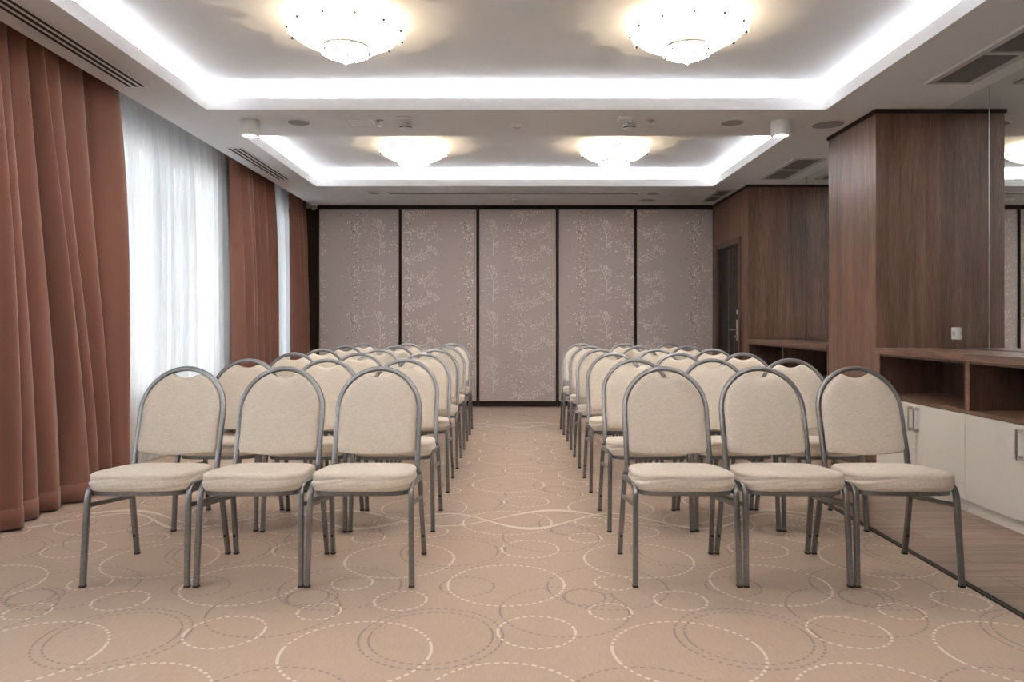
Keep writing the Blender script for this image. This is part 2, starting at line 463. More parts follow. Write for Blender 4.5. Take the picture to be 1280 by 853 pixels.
def branch(pts, w=.008, side=.055, n=3):
    P = [cellpt(*p) for p in pts]
    for i in range(len(P)-1):
        seg(P[i], P[i+1], w)
        a = math.atan2(P[i+1][1]-P[i][1], P[i+1][0]-P[i][0])
        for k in range(n):
            t = (k+.5)/n; m_ = (P[i][0]+(P[i+1][0]-P[i][0])*t, P[i][1]+(P[i+1][1]-P[i][1])*t)
            s = 1 if k % 2 else -1
            twig(m_, a+s*prng.uniform(.7, 1.25), side*prng.uniform(.6, 1.35), w*.7, 1 if prng.random() < .3 else 0)
    twig(P[-1], a, side*.6, w*.7, 0)
branch([(616,320),(616.5,308),(617,296),(614,287),(611,279)], .0075, .065, 3)       # upright branch
branch([(637,327),(648,322.5),(660,321),(671,317),(681,312)], .0075, .065, 3)       # long sloping branch
branch([(672,303),(673,292),(683,281)], .0065, .055, 3)                              # forked branch
branch([(673,292),(665,291),(658,288)], .0055, .04, 2)
branch([(682,283),(684,292),(687,299)], .0055, .045, 2)
branch([(605,281.5),(590,281)], .0055, .04, 1)                                       # short twig with a star
branch([(590,281),(586,292)], .0055, .04, 2)
for k in range(64):
    px = prng.gauss(586, 6.5); py = 281.9+prng.uniform(-26, 31)
    cell.append((prng.choice((2, 2, 3, 3, 3)), ('dot', cellpt(px, py), prng.uniform(.0065, .0105))))
for k in range(66):
    px = 628+prng.random()*30; py = 279+prng.random()*36
    if 628 < px < 650 and prng.random() < .2: continue
    cell.append((prng.choice((2, 2, 2, 3)), ('dot', cellpt(px, py), prng.uniform(.0065, .0105))))
for k in range(36):
    px = prng.gauss(600, 5); py = 281.9+prng.uniform(-26, 31)
    cell.append((2, ('dot', cellpt(px, py), prng.uniform(.004, .0065))))
pl_names = ['leftmost fabric-faced partition panel, next to the far terracotta curtain',
            'second fabric-faced partition panel from the curtain side',
            'middle fabric-faced partition panel, at the end of the carpet aisle',
            'fourth fabric-faced partition panel from the curtain side',
            'rightmost fabric-faced partition panel, beside the dark door']
ZT = CAMH+(CY-262.2)*K; ZB = CAMH-(501.6-CY)*K
for i, (p0, p1) in enumerate(panels_px):
    x0, x1 = bxp(p0)+.002, bxp(p1)-.002
    xc = (x0+x1)/2
    t = thing('partition_panel', (xc, YB+.04, 0), pl_names[i], 'partition panel', 'panels of the folding partition wall')
    h = (x1-x0)/2; e = .0145
    f = MB(); f.box(-h, -h+e, -.046, .04, .01, ZT+.02); f.box(h-e, h, -.046, .04, .01, ZT+.02)
    f.box(-h+e, h-e, -.040, .04, ZT, ZT+.02)
    f.build('frame', M['dark_frame'], t, bevel=.002)
    r = MB(); r.box(-h+e, h-e, -.042, .04, .012, ZB); r.build('bottom_rail', M['dark_frame'], t, bevel=.003)
    s = MB(); s.mi = 0; s.box(-h+e, h-e, -.034, .02, ZB, ZT)
    yf = -.0346
    lo, hi = xc-h+e+.004, xc+h-e-.004
    n0 = int(math.floor((lo-TX)/PW))-1
    for ci in range(n0, n0+4):
        for cj in range(-6, 6):
            ox, oz = TX+ci*PW, TZ+cj*PH
            for (kind, g) in cell:
                if g[0] == 'dot':
                    (_, (gx, gz), rad) = g
                    poly = [(gx+rad*math.cos(a), gz+rad*math.sin(a)) for a in [2*PI*q/6 for q in range(6)]]
                else: poly = g
                P = [(ox+a, oz+b2) for a, b2 in poly]
                if any(a < lo or a > hi or b2 < ZB+.004 or b2 > ZT-.004 for a, b2 in P): continue
                s.mi = kind
                yy = yf-.0003*kind
                s.add([(a-xc, yy, b2) for a, b2 in P], [tuple(range(len(P)))])
    s.build('fabric_face', [M['wallpaper'], M['sprig'], M['gold'], M['bronze_dot']], t)
tr = MB(); tr.box(bxp(393.5), XR, YB-.005, YB+.09, ZT+.022, HS-.002); struct(tr.build('trim_2', M['dark_frame']))
tr = MB(); tr.box(-3.0, bxp(397.3), YB+.055, YB+.09, .0, ZT+.020); struct(tr.build('trim_3', M['dark_frame']))

# ------------------------------------------------------------------ right side: wood blocks, mirrors, cabinets
P0, P1 = 5.437, 6.25           # pillar
B0 = 8.386                     # far block
p = MB(); p.box(XR, XM+.03, P0, P1, 0, HS-.03); struct(p.build('wall_pillar', M['wood'], bevel=.002))
t = MB(); t.box(XR-.012, XM+.02, P0-.012, P1+.012, HS-.03, HS-.001); struct(t.build('trim_4', M['dark_frame'], bevel=.003))
DY0, DY1, DH = 8.70, 9.60, 2.05      # door opening in the far block
b_ = MB(); b_.box(XR, XM+.03, B0, DY0, 0, HS-.03); b_.box(XR, XM+.03, DY1, YW, 0, HS-.03); b_.box(XR, XM+.03, DY0, DY1, DH, HS-.03)
b_.box(XR+.15, XM+.03, DY0, DY1, 0, DH)
struct(b_.build('wall_alcove', M['wood'], bevel=.002))
t = MB(); t.box(XR-.012, XM+.02, B0-.012, YB-.01, HS-.03, HS-.001); struct(t.build('trim_5', M['dark_frame'], bevel=.003))
RC = .045
d = MB(); d.box(XR+RC, XR+RC+.04, DY0+.022, DY1-.022, .005, DH-.022); do = struct(d.build('door_1', M['door'], bevel=.002))
g = MB()
for ya in (9.275, 9.05): g.box(XR+RC-.002, XR+RC+.0005, ya, ya+.012, .02, DH-.03)
g.build('door_groove', M['grille'], do)
li = MB(); li.box(XR+.001, XR+.14, DY0+.0005, DY0+.02, 0, DH-.0005); li.box(XR+.001, XR+.14, DY1-.02, DY1-.0005, 0, DH-.0005); li.box(XR+.001, XR+.14, DY0+.02, DY1-.02, DH-.02, DH-.0005)
li.build('door_lining', M['door'], do)
fr2 = MB()
fr2.box(XR-.020, XR-.0005, DY0-.07, DY0+.002, 0, DH+.07); fr2.box(XR-.020, XR-.0005, DY1-.002, DY1+.07, 0, DH+.07); fr2.box(XR-.020, XR-.0005, DY0, DY1, DH-.002, DH+.07)
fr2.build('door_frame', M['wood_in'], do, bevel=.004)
hy = 8.915
hp = MB(); hp.box(XR+RC-.010, XR+RC-.0005, hy-.028, hy+.028, .90, 1.15)
hpo = hp.build('lock_plate', M['chrome'], do, bevel=.003)
hl = MB(); hl.sweep([(XR+RC-.008, hy, 1.03), (XR+RC-.055, hy, 1.03)], .018, .018, .5, (0,0,1)); hl.sweep([(XR+RC-.052, hy-.01, 1.03), (XR+RC-.055, hy+.13, 1.03)], .017, .017, .5, (0,0,1))
hl.build('door_handle', M['chrome'], hpo, smooth='auto')
kb = MB(); kb.sweep([(XR+RC-.008, hy, .945), (XR+RC-.04, hy, .945)], .03, .03, .5, (0,0,1)); kb.build('thumb_turn', M['chrome'], hpo, smooth='auto')
vw = MB(); vw.sweep([(XR+RC+.001, hy, 1.24), (XR+RC-.012, hy, 1.24)], .03, .055, .4, (0,1,0)); vw.build('card_sensor', M['white_plastic'], do, smooth='auto')

# mirrors
TOPZ = .925
MIR = [(4.884, P0-.001, 'mirror pane beside the wooden pillar, above the near cabinets'),
       (3.70, 4.876, 'mirror pane at the right edge, above the near cabinets'),
       (2.40, 3.692, 'mirror pane nearest the camera, beyond the right edge'),
       (7.918, B0-.001, 'mirror pane beside the far wooden block, above the far cabinets'),
       (P1+.001, 7.910, 'mirror pane behind the wooden pillar, above the far cabinets')]
for (a, b_, lab) in MIR:
    o = MB(); o.box(XM, XM+.006, a, b_, TOPZ+.003, HS-.002); tag(o.build('mirror_panel', M['mirror'], bevel=.0012), lab, 'mirror', 'mirror panes on the right wall')
bk = MB(); bk.box(XM+.008, XM+.0295, 1.6, P0-.001, TOPZ, HS); bk.box(XM+.008, XM+.0295, P1+.001, B0-.001, TOPZ, HS)
struct(bk.build('wall_mirror_backing', M['slot']))
js = MB(); js.box(XM-.0015, XM+.007, 4.8762, 4.8838, TOPZ+.003, HS-.003); struct(js.build('trim_6', M['chrome']))
js = MB(); js.box(XM-.0015, XM+.007, 7.9102, 7.9178, TOPZ+.003, HS-.003); struct(js.build('trim_7', M['slot']))
# wall beside the camera closes the bay
struct(bx(XR, XM+.03, Y0, 1.6, 0, HS-.002).build('wall_right_front', M['wood']))

# socket on the mirror
so = thing('wall_socket', (XM, 5.24, 1.032), 'white wall socket mounted on the mirror above the wooden counter', 'socket')
q = MB(); q.box(-.012, -.0005, -.046, .046, -.043, .043); q.build('cover_plate', M['white_plastic'], so, bevel=.006)
q = MB(); q.sweep([(-.0125, .012, 0), (-.010, .012, 0)], .038, .038, .5, (0,1,0), 5); q.build('outlet', M['grille_frame'], so, smooth='auto')
q = MB(); q.box(-.0150, -.0122, -.036, -.014, -.03, .03); q.build('switch', M['white_plastic'], so, bevel=.002)

def worktop(y0, y1, lab):
    o = MB(); o.box(XR-.015, XM-.001, y0, y1, TOPZ-.042, TOPZ)
    tag(o.build('worktop', M['wood_top'], bevel=.002), lab, 'worktop', 'wooden worktops')
worktop(1.602, P0-.002, 'long wooden worktop under the mirror, to the right of the near chairs')
worktop(P1+.002, B0-.002, 'wooden worktop in the far bay, between pillar and door block')
def cabinet(y0, y1, lab, first_left=True):
    t = thing('cabinet', (XR, (y0+y1)/2, 0), lab, 'cabinet', 'low cabinets with white doors and open wooden niches')
    h = (y1-y0)/2-.001; D = XM-XR-.004
    zt = TOPZ-.043; zn = .595
    b_ = MB()
    b_.box(.004, D, -h, -h+.018, .07, zt); b_.box(.004, D, h-.018, h, .07, zt)        # gables
    b_.box(D-.012, D, -h+.018, h-.018, .07, zt)                                          # back
    b_.box(.004, D-.012, -h+.018, h-.018, zt-.016, zt)
    b_.box(.004, D-.012, -h+.018, h-.018, .07, .088)
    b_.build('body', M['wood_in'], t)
    s = MB(); s.box(.0, D-.012, -h+.018, h-.018, zn-.022, zn); s.build('niche_shelf', M['wood_top'], t, bevel=.001)
    for yy in (-h, h-.018):
        g = MB(); g.box(0, .0035, yy, yy+.018, zn-.022, zt); g.build('edge_strip', M['wood_top'], t)
    pb = MB(); pb.box(.006, .025, -h, h, .0, .066); pb.build('plinth', M['cabinet'], t)
    for s_ in (-1, 1):
        d = MB(); a, b2 = (-h+.0015, -.0012) if s_ < 0 else (.0012, h-.0015)
        d.box(-.016, .003, a, b2, .073, zn-.024)
        do = d.build('door', M['cabinet'], t, bevel=.0015)
        yy = s_*.034
        q = MB(); q.box(-.050, -.044, yy-.007, yy+.007, .395, .555)
        q.box(-.045, -.0165, yy-.007, yy+.007, .395, .415); q.box(-.045, -.0165, yy-.007, yy+.007, .535, .555)
        q.build('handle', M['chrome'], do, bevel=.001)
W_ = 1.054
e = 5.401
cabinet(e-W_, e, 'white-doored cabinet with open niche beside the wooden pillar')
cabinet(e-2*W_, e-W_, 'white-doored cabinet at the right edge, second from the wooden pillar')
cabinet(e-3*W_, e-2*W_, 'white-doored cabinet nearest the camera, third from the wooden pillar')
fl = MB(); fl.box(XR, XR+.02, e, P0-.001, 0, TOPZ-.043); struct(fl.build('trim_8', M['wood']))
mid = (P1+B0)/2
cabinet(P1+.01, mid, 'cabinet in the far bay just behind the wooden pillar')
cabinet(mid, B0-.01, 'cabinet in the far bay against the door block')

# ------------------------------------------------------------------ chairs
def chair():
    root = thing('banquet_chair', (0,0,0), '', 'chair', 'beige banquet chairs set out in rows')
    S = M['steel']; T = .0225
    ly = lambda z: .150+.27*(z-.40) if z < .52 else .1824+.30*(z-.52)   # lean of the back
    for s in (-1, 1):
        # front leg, bent back at the top into the seat rail
        pts = [(s*.2175,-.215,.006),(s*.2155,-.206,.15),(s*.2125,-.192,.335)]
        pts += bez((s*.2115,-.189,.36),(s*.211,-.184,.418),(s*.210,-.125,.413),7)
        pts += [(s*.209,.0,.401),(s*.208,.138,.388)]
        m = MB(); m.sweep(pts, T, T, .22, (1,0,0)); leg = m.build('leg', S, root, smooth='auto')
        m = MB(); m.box(s*.2175-.0115, s*.2175+.0115, -.2267, -.2035, 0, .010); m.build('foot_cap', M['black'], leg, bevel=.002)
        # rear leg
        pts = [(s*.2165,.235,.006),(s*.2145,.214,.10),(s*.2105,.180,.265),(s*.207,.152,.385),(s*.200,.1495,.412)]
        m = MB(); m.sweep(pts, T, T, .22, (1,0,0)); leg = m.build('leg', S, root, smooth='auto')
        m = MB(); m.box(s*.2165-.0115, s*.2165+.0115, .2233, .2465, 0, .010); m.build('foot_cap', M['black'], leg, bevel=.002)
        m = MB(); m.sweep([(s*.2145,.204,.095),(s*.2145,.199,.094)], .012, .012, .5, (1,0,0), 4); m.build('bumper', M['black'], leg, smooth='auto')
        # brace between the legs
        m = MB(); m.sweep([(s*.2115,-.184,.335),(s*.2115,.168,.292)], .011, .020, .3, (1,0,0)); m.build('side_brace', S, root, smooth='auto')
    # back frame: one bent tube
    zc, R = .686, .195
    half = []
    for z in (.405, .44, .48, .54, .60, .65): half.append((.1935+.0015*(z-.4)/.25 if z > .43 else .1965-.003*(z-.405)/.025, ly(z), z))
    pts = [(-x, y, z) for x, y, z in half]
    for k in range(0, 25):
        a = PI-PI*k/24; z = zc+R*math.sin(a); pts.append((R*math.cos(a), ly(z), z))
    pts += list(reversed(half))
    m = MB(); m.sweep(pts, T, T, .26, (1,0,0)); m.build('back_frame', S, root, smooth='auto')
    # seat frame
    def outline(n=64, hx=.2, y0=-.235, y1=.165, p=4.2):
        o = []
        for k in range(n):
            a = 2*PI*k/n; ca, sa = math.cos(a), math.sin(a)
            r = (abs(ca)**p+abs(sa)**p)**(-1/p)
            x = r*ca*hx; y = r*sa
            x *= 1-.035*y                                        # a little narrower at the back
            o.append((x, (y0+y1)/2+y*(y1-y0)/2))
        return o
    slope = lambda y: -.072*(y+.235)                               # the seat falls to the back
    m = MB(); o1 = outline(hx=.200, y0=-.232, y1=.155); n = len(o1); prof = [(1.0,.384),(1.0,.402),(.94,.402),(.94,.384)]
    vs = []
    for (k, z) in prof:
        for (x, y) in o1: yy = -.035+(y+.035)*k; vs.append((x*k, yy, z+slope(yy)))
    fs = []
    for i in range(4):
        for k in range(n):
            a, b_ = i*n, ((i+1) % 4)*n; k2 = (k+1) % n; fs.append((a+k, a+k2, b_+k2, b_+k))
    m.add(vs, fs); m.build('seat_frame', S, root, smooth='auto')
    m = MB(); m.sweep([(-.205,.146,.372),(.205,.146,.372)], .02, .02, .3, (0,0,1)); m.build('crossbar', S, root, smooth='auto')
    # seat cushion, with the cover's creases round its sides
    rr = random.Random(4)
    N_ = 96; o2 = outline(N_, .2125, -.248, .160, 4.6); vs = []; fs = []
    prof = [(.90,.4035),(.945,.4035),(.957,.407)]
    for k in range(13):
        q = k/12; prof.append((.962+.038*math.sin(PI*min(1, q*1.05))**.6 if q < .8 else .962+.038*math.sin(PI*.84)**.6, .410+q*.048))
    prof += [(.985,.4625),(.968,.4695),(.94,.4745),(.89,.4775),(.8,.4795),(.6,.482),(.35,.484),(.15,.4845)]
    cre = [(rr.uniform(.412,.455), rr.uniform(0, 2*PI), rr.uniform(.25,.9), rr.uniform(.002,.0060)) for _ in range(60)]
    for i, (k, z) in enumerate(prof):
        for j, (x, y) in enumerate(o2):
            a = 2*PI*j/N_; dk = 0; dz = 0
            if .405 < z < .462:
                for (cz, ca, cw, amp) in cre:
                    da = (a-ca+PI) % (2*PI)-PI
                    if abs(da) < cw:
                        zz = cz+.010*math.sin(da*3)
                        dk -= amp*math.cos(da/cw*PI/2)*math.exp(-((z-zz)/.0042)**2)
            k2 = k+dk*4.0*.5
            yy = -.044+(y+.044)*k2
            vs.append((x*k2, yy, z+slope(yy)*.9))
    nr = len(prof)
    for i in range(nr-1):
        for j in range(N_):
            j2 = (j+1) % N_; fs.append((i*N_+j, i*N_+j2, (i+1)*N_+j2, (i+1)*N_+j))
    vs.append((0,-.044,.4847+slope(-.044)*.9)); c_ = len(vs)-1
    for j in range(N_): fs.append(((nr-1)*N_+j, (nr-1)*N_+(j+1) % N_, c_))
    fs.append(tuple(reversed(range(N_))))
    m = MB(); m.add(vs, fs); m.build('seat', M['chair_fabric'], root, smooth=True)
    # back pad
    ri = .1845; hw = .1835
    out = []
    zb = .484
    for k in range(13):                                            # bottom edge, gently bowed
        u = -1+2*k/12; out.append((u*(hw-.016), zb+.012*u*u))
    out += [(hw-.006, zb+.018), (hw, zb+.034)]
    for z in (.54, .58, .62, .66): out.append((hw+.001*(z-.5), z))
    a_open = math.acos(.068/ri)
    for k in range(0, 17): a = a_open*k/16; out.append((ri*math.cos(a), zc+ri*math.sin(a)))
    za = zc+ri*math.sin(a_open)
    for k in range(1, 10):
        u = 1-2*k/10; out.append((.068*u, za-.020*(1-u*u)**1.2))
    left = [(-x, z) for (x, z) in reversed(out[13:13+2+4+17])]
    out += left
    n = len(out); cxp, czp = 0, .66
    rings = [(1.0,.000),(.999,-.008),(.99,-.016),(.97,-.0215),(.93,-.026),(.86,-.030),(.72,-.0345),(.5,-.038),(.25,-.0395)]
    back = [(.99,.010),(.95,.014),(.7,.016),(.3,.016)]
    vs = []; fs = []
    def put(k, dy):
        for (x, z) in out:
            X = cxp+(x-cxp)*k; Z = czp+(z-czp)*k; vs.append((X, ly(Z)+dy, Z))
    for (k, dy) in rings: put(k, dy)
    for i in range(len(rings)-1):
        for j in range(n): j2 = (j+1) % n; fs.append((i*n+j, i*n+j2, (i+1)*n+j2, (i+1)*n+j))
    vs.append((cxp, ly(czp)-.040, czp)); c_ = len(vs)-1
    for j in range(n): fs.append(((len(rings)-1)*n+j, (len(rings)-1)*n+(j+1) % n, c_))
    b0 = len(vs)
    for (k, dy) in back: put(k, dy)
    for j in range(n): j2 = (j+1) % n; fs.append((b0+j, b0+j2, j2, j))
    for i in range(len(back)-1):
        for j in range(n): j2 = (j+1) % n; fs.append((b0+(i+1)*n+j, b0+(i+1)*n+j2, b0+i*n+j2, b0+i*n+j))
    vs.append((cxp, ly(czp)+.016, czp)); c_ = len(vs)-1; q = b0+(len(back)-1)*n
    for j in range(n): fs.append((q+(j+1) % n, q+j, c_))
    m = MB(); m.add(vs, fs); m.build('backrest', M['chair_fabric'], root, smooth=True)
    return root
proto = chair()
rows = [3.10, 3.94, 4.85, 5.66, 6.51, 7.36]
rown = ['front row', 'second row', 'third row', 'fourth row', 'fifth row', 'sixth and last row']
colsL = [(-1.571, 'seat nearest the curtains'), (-1.098, 'middle seat'), (-.636, 'seat on the aisle')]
colsR = [(.731, 'seat on the aisle'), (1.193, 'middle seat'), (1.656, 'seat nearest the cabinets')]
jr = random.Random(9); first = True
for ri_, d in enumerate(rows):
    for side, cols in (('left', colsL), ('right', colsR)):
        for (x, w_) in cols:
            o = proto if first else copy_tree(proto); first = False
            jx, jy, ja = (0, 0, 0) if ri_ == 0 else (jr.uniform(-.0015, .0015), jr.uniform(-.02, .02), jr.uniform(-.002, .002))
            o.location = (x+jx, d+.215+jy, .0016); o.rotation_euler = (0, 0, ja)
            o['label'] = 'beige banquet chair, %s %s of the aisle, %s' % (rown[ri_], side, w_)

# ------------------------------------------------------------------ ceiling lights and fittings
LIGHTS = []
def light(kind, name, loc, energy, col, **kw):
    l = bpy.data.lights.new(name, kind); l.energy = energy; l.color = col
    rot = kw.pop('rot', None)
    for k, v in kw.items(): setattr(l, k, v)
    o = bpy.data.objects.new(name, l); COL.objects.link(o); o.location = loc
    if rot: o.rotation_euler = rot
    return o
def chandelier(x, y, lab, seed):
    r = random.Random(seed)
    t = thing('crystal_ceiling_lamp', (x, y, HC), lab, 'ceiling lamp', 'crystal ceiling lamps')
    m = MB(); m.lathe([(.10,-.0005),(.10,-.012),(.085,-.02),(.03,-.022)], 28); m.build('ceiling_plate', M['chrome'], t, smooth='auto')
    m = MB(); m.lathe([(.008,-.02),(.008,-.060),(.014,-.066),(.008,-.070)], 14); m.build('stem', M['chrome'], t, smooth='auto')
    # bowl of overlapping opal-glass petals, drawn as one fluted, slightly twisted shell
    NP = 12; n = 720; prof = [(.020,-.205),(.08,-.203),(.13,-.196),(.18,-.184),(.22,-.169),(.255,-.151),(.285,-.130),(.31,-.107),(.328,-.084),(.338,-.066),(.345,-.055)]
    prof = [(q, -.055+(z+.055)*.8) for q, z in prof]
    ph = r.uniform(0, PI); notch = [(r.uniform(0, 2*PI), r.uniform(.008, .024), r.uniform(.008, .045)) for _ in range(110)]  # rim notches shaped to throw light streaks across the ceiling
    vs = []; fs = []
    for i, (rr, z) in enumerate(prof):
        q = i/(len(prof)-1)
        for k in range(n):
            a = 2*PI*k/n; tw = a+ph+.5*(1-q)
            pet = abs(math.sin(tw*NP/2))**.5
            R = rr*(1-.055*(1-pet)*q) ; zz = z+.012*(1-pet)*q
            if i >= len(prof)-2:
                f = 1 if i == len(prof)-1 else .4; dip = 0
                for (na, nw, nd) in notch:
                    da = (a-na+PI) % (2*PI)-PI
                    if abs(da) < nw: dip = max(dip, f*nd*(1-abs(da)/nw))
                zz -= dip
            vs.append((R*math.cos(a), R*math.sin(a), zz))
    for i in range(len(prof)-1):
        for k in range(n): k2 = (k+1) % n; fs.append((i*n+k, i*n+k2, (i+1)*n+k2, (i+1)*n+k))
    fs.append(tuple(reversed(range(n))))
    m = MB(); m.add(vs, fs); m.build('glass_bowl', M['bowl'], t, smooth=True)
    m = MB()
    lin = [(.018,-.196),(.08,-.194),(.125,-.187),(.172,-.175),(.208,-.160),(.240,-.143),(.268,-.123),(.287,-.106)]
    lin = [(q, -.055+(z+.055)*.8) for q, z in lin]
    m.lathe(lin, 48); m.f.pop(); m.m.pop(); m.build('blocking_liner', M['grille'], t, smooth='auto')  # unseen liner added to keep the bowl's glow off the ceiling
    # small metal pins near the rim, then the hanging crystal cluster
    pin_and_glint = None
    for k in range(NP):
        a = 2*PI*(k+.5)/NP-ph
        if pin_and_glint is None:
            m = MB(); m.sphere((0,0,0), .0075, 8, 5); pin_and_glint = m.build('pin_and_glint', M['slot'], t); po = pin_and_glint
        else:
            po = pin_and_glint.copy(); COL.objects.link(po); po.parent = t
        po.location = (.331*math.cos(a), .331*math.sin(a), -.090)
    bead = None
    tiers = [(.138,17,-.186,.0125),(.118,15,-.196,.0125),(.095,12,-.205,.0125),(.071,9,-.214,.0125),(.047,7,-.222,.0125),(.022,4,-.229,.0115),(0,1,-.244,.0155)]
    m = MB(); m.lathe([(.140,-.163),(.145,-.169),(.143,-.1755),(.135,-.178)], 36); m.f.pop(); m.m.pop(); m.f.pop(); m.m.pop(); m.build('crystal_holder', M['chrome'], t, smooth='auto')
    m = MB(); m.lathe([(.132,-.1795),(.132,-.1815),(.10,-.1825)], 36); m.build('added_disc', M['added_disc'], t, smooth='auto')  # glowing disc added to send light down into the room
    for (rad, cnt, z, s) in tiers:
        for k in range(cnt):
            a = 2*PI*(k+.3*rad)/cnt
            if bead is None:
                m = MB(); m.sphere((0,0,0), .0125, 12, 8); bead = m.build('crystal', M['crystal'], t, smooth=True); bo = bead
            else:
                bo = bead.copy(); COL.objects.link(bo); bo.parent = t
            bo.location = (rad*math.cos(a), rad*math.sin(a), z-.004); bo.scale = (s/.0125,)*3
    for k in range(14):  # dark spheres put in to imitate dark glints among the crystals
        a = 2*PI*k/14+.2; rr_ = (.130,.105,.08,.055)[k % 4]; zz_ = (-.188,-.199,-.208,-.216)[k % 4]
        lo_ = pin_and_glint.copy(); COL.objects.link(lo_); lo_.parent = t; lo_.location = (rr_*math.cos(a), rr_*math.sin(a), zz_-.010); lo_.scale = (.95,.95,1.2)
    bu = MB(); bu.sphere((0,0,-.092), .012, 12, 8); bu.build('bulb', M['lamp_white'], t, smooth=True)
    lo = light('POINT', 'bulb_light', (0,0,-.122), CH_E, (1, .78, .50), shadow_soft_size=.004); lo.parent = t
CH_E = 6.5
chandelier(-.965, 4.32, 'crystal ceiling lamp near the camera, over the left chairs', 1)
chandelier(1.02, 4.32, 'crystal ceiling lamp near the camera, over the right chairs', 2)
chandelier(-.965, 1.29, 'added crystal ceiling lamp above the camera, out of view over the left side', 5)  # this and the next are unseen lamps added to light the chair fronts
chandelier(1.02, 1.29, 'added crystal ceiling lamp above the camera, out of view over the right side', 6)
chandelier(-.965, 7.35, 'smaller-looking far crystal ceiling lamp, left of the aisle', 3)
chandelier(1.01, 7.35, 'smaller-looking far crystal ceiling lamp, right of the aisle', 4)
COVE = 6.5    # W per metre
for (x0, x1, y0, y1) in REC:
    off = .045; z = HS+.03
    col = (1, .965, .93)
    for (xx, yy, ln, rz) in (((x0+x1)/2, y0-off, x1-x0, 0), ((x0+x1)/2, y1+off, x1-x0, 0), (x0-off, (y0+y1)/2, y1-y0, PI/2), (x1+off, (y0+y1)/2, y1-y0, PI/2)):
        light('AREA', 'cove_light', (xx, yy, z), COVE*ln, col, shape='RECTANGLE', size=ln, size_y=.02, rot=(PI, 0, rz))

def downlight(x, y, lab):
    t = thing('surface_downlight', (x, y, HS), lab, 'downlight', 'white cylinder downlights')
    m = MB(); m.lathe([(.072,-.001),(.074,-.004),(.074,-.112),(.071,-.115),(.056,-.115),(.052,-.108),(.03,-.104)], 32); m.build('housing', M['white_plastic'], t, smooth='auto')
    m = MB(); m.lathe([(.034,-.105),(.034,-.1095),(.028,-.112)], 24); m.build('lamp', M['lamp_white'], t, smooth='auto')
    l = light('SPOT', 'downlight_spot', (0, 0, -.118), 18, (1, .88, .72), spot_size=math.radians(75), spot_blend=.6, shadow_soft_size=.03); l.parent = t
downlight(-2.03, 5.76, 'white cylinder downlight on the ceiling beam, towards the curtains')
downlight(2.08, 5.76, 'white cylinder downlight on the ceiling beam, towards the wooden pillar')
def speaker(x, y, r, lab):
    t = thing('ceiling_speaker', (x, y, HS), lab, 'speaker', 'round ceiling speakers')
    m = MB(); m.lathe([(r,-.0005),(r,-.004),(r-.006,-.007),(r-.012,-.005),(r-.013,-.001)], 36); m.build('rim', M['white_plastic'], t, smooth='auto')
    m = MB(); m.lathe([(r-.0135,-.0008),(r-.0135,-.004),(r*.5,-.0055),(.002,-.006)], 36); m.build('grille', M['speaker'], t, smooth='auto')
speaker(-1.66, 5.79, .095, 'round grey ceiling speaker on the beam near the left downlight')
speaker(1.72, 5.80, .10, 'round grey ceiling speaker on the beam, left of the right downlight')
speaker(2.485, 5.85, .13, 'larger round ceiling speaker between right downlight and wooden pillar')
speaker(-1.655, 8.92, .088, 'small round ceiling speaker at the left end of the long slot vent')
speaker(1.70, 8.95, .094, 'small round ceiling speaker at the right end of the long slot vent')
speaker(1.72, 9.45, .12, 'round ceiling speaker close above the fourth partition panel')
def slot_vent(x0, x1, y0, y1, n, lab, along='y', group='linear slot vents by the curtains'):
    t = thing('slot_vent', ((x0+x1)/2, (y0+y1)/2, HS), lab, 'vent', group)
    hx, hy = (x1-x0)/2, (y1-y0)/2
    m = MB(); m.box(-hx+.004, hx-.004, -hy+.004, hy-.004, -.0056, -.0006); m.build('backing', M['slot'], t)
    f = MB(); e = .012
    f.box(-hx, hx, -hy, -hy+e, -.007, -.0005); f.box(-hx, hx, hy-e, hy, -.007, -.0005); f.box(-hx, -hx+e, -hy+e, hy-e, -.007, -.0005); f.box(hx-e, hx, -hy+e, hy-e, -.007, -.0005)
    f.build('frame', M['white_plastic'], t)
    for k in range(1, n):
        b_ = MB()
        if along == 'y': xx = -hx+2*hx*k/n; b_.box(xx-.009, xx+.009, -hy+e, hy-e, -.007, -.0057)
        else: yy = -hy+2*hy*k/n; b_.box(-hx+e, hx-e, yy-.009, yy+.009, -.007, -.0057)
        b_.build('blade', M['white_plastic'], t)
slot_vent(-2.545, -2.405, 2.6, 4.92, 3, 'long slot vent in the ceiling above the nearest terracotta curtain')
slot_vent(-2.545, -2.405, 6.62, 8.07, 3, 'shorter slot vent in the ceiling above the second terracotta curtain')
slot_vent(-1.49, 1.53, 8.87, 8.99, 2, 'very long narrow slot vent in the ceiling before the partition', 'x', 'ceiling vents')
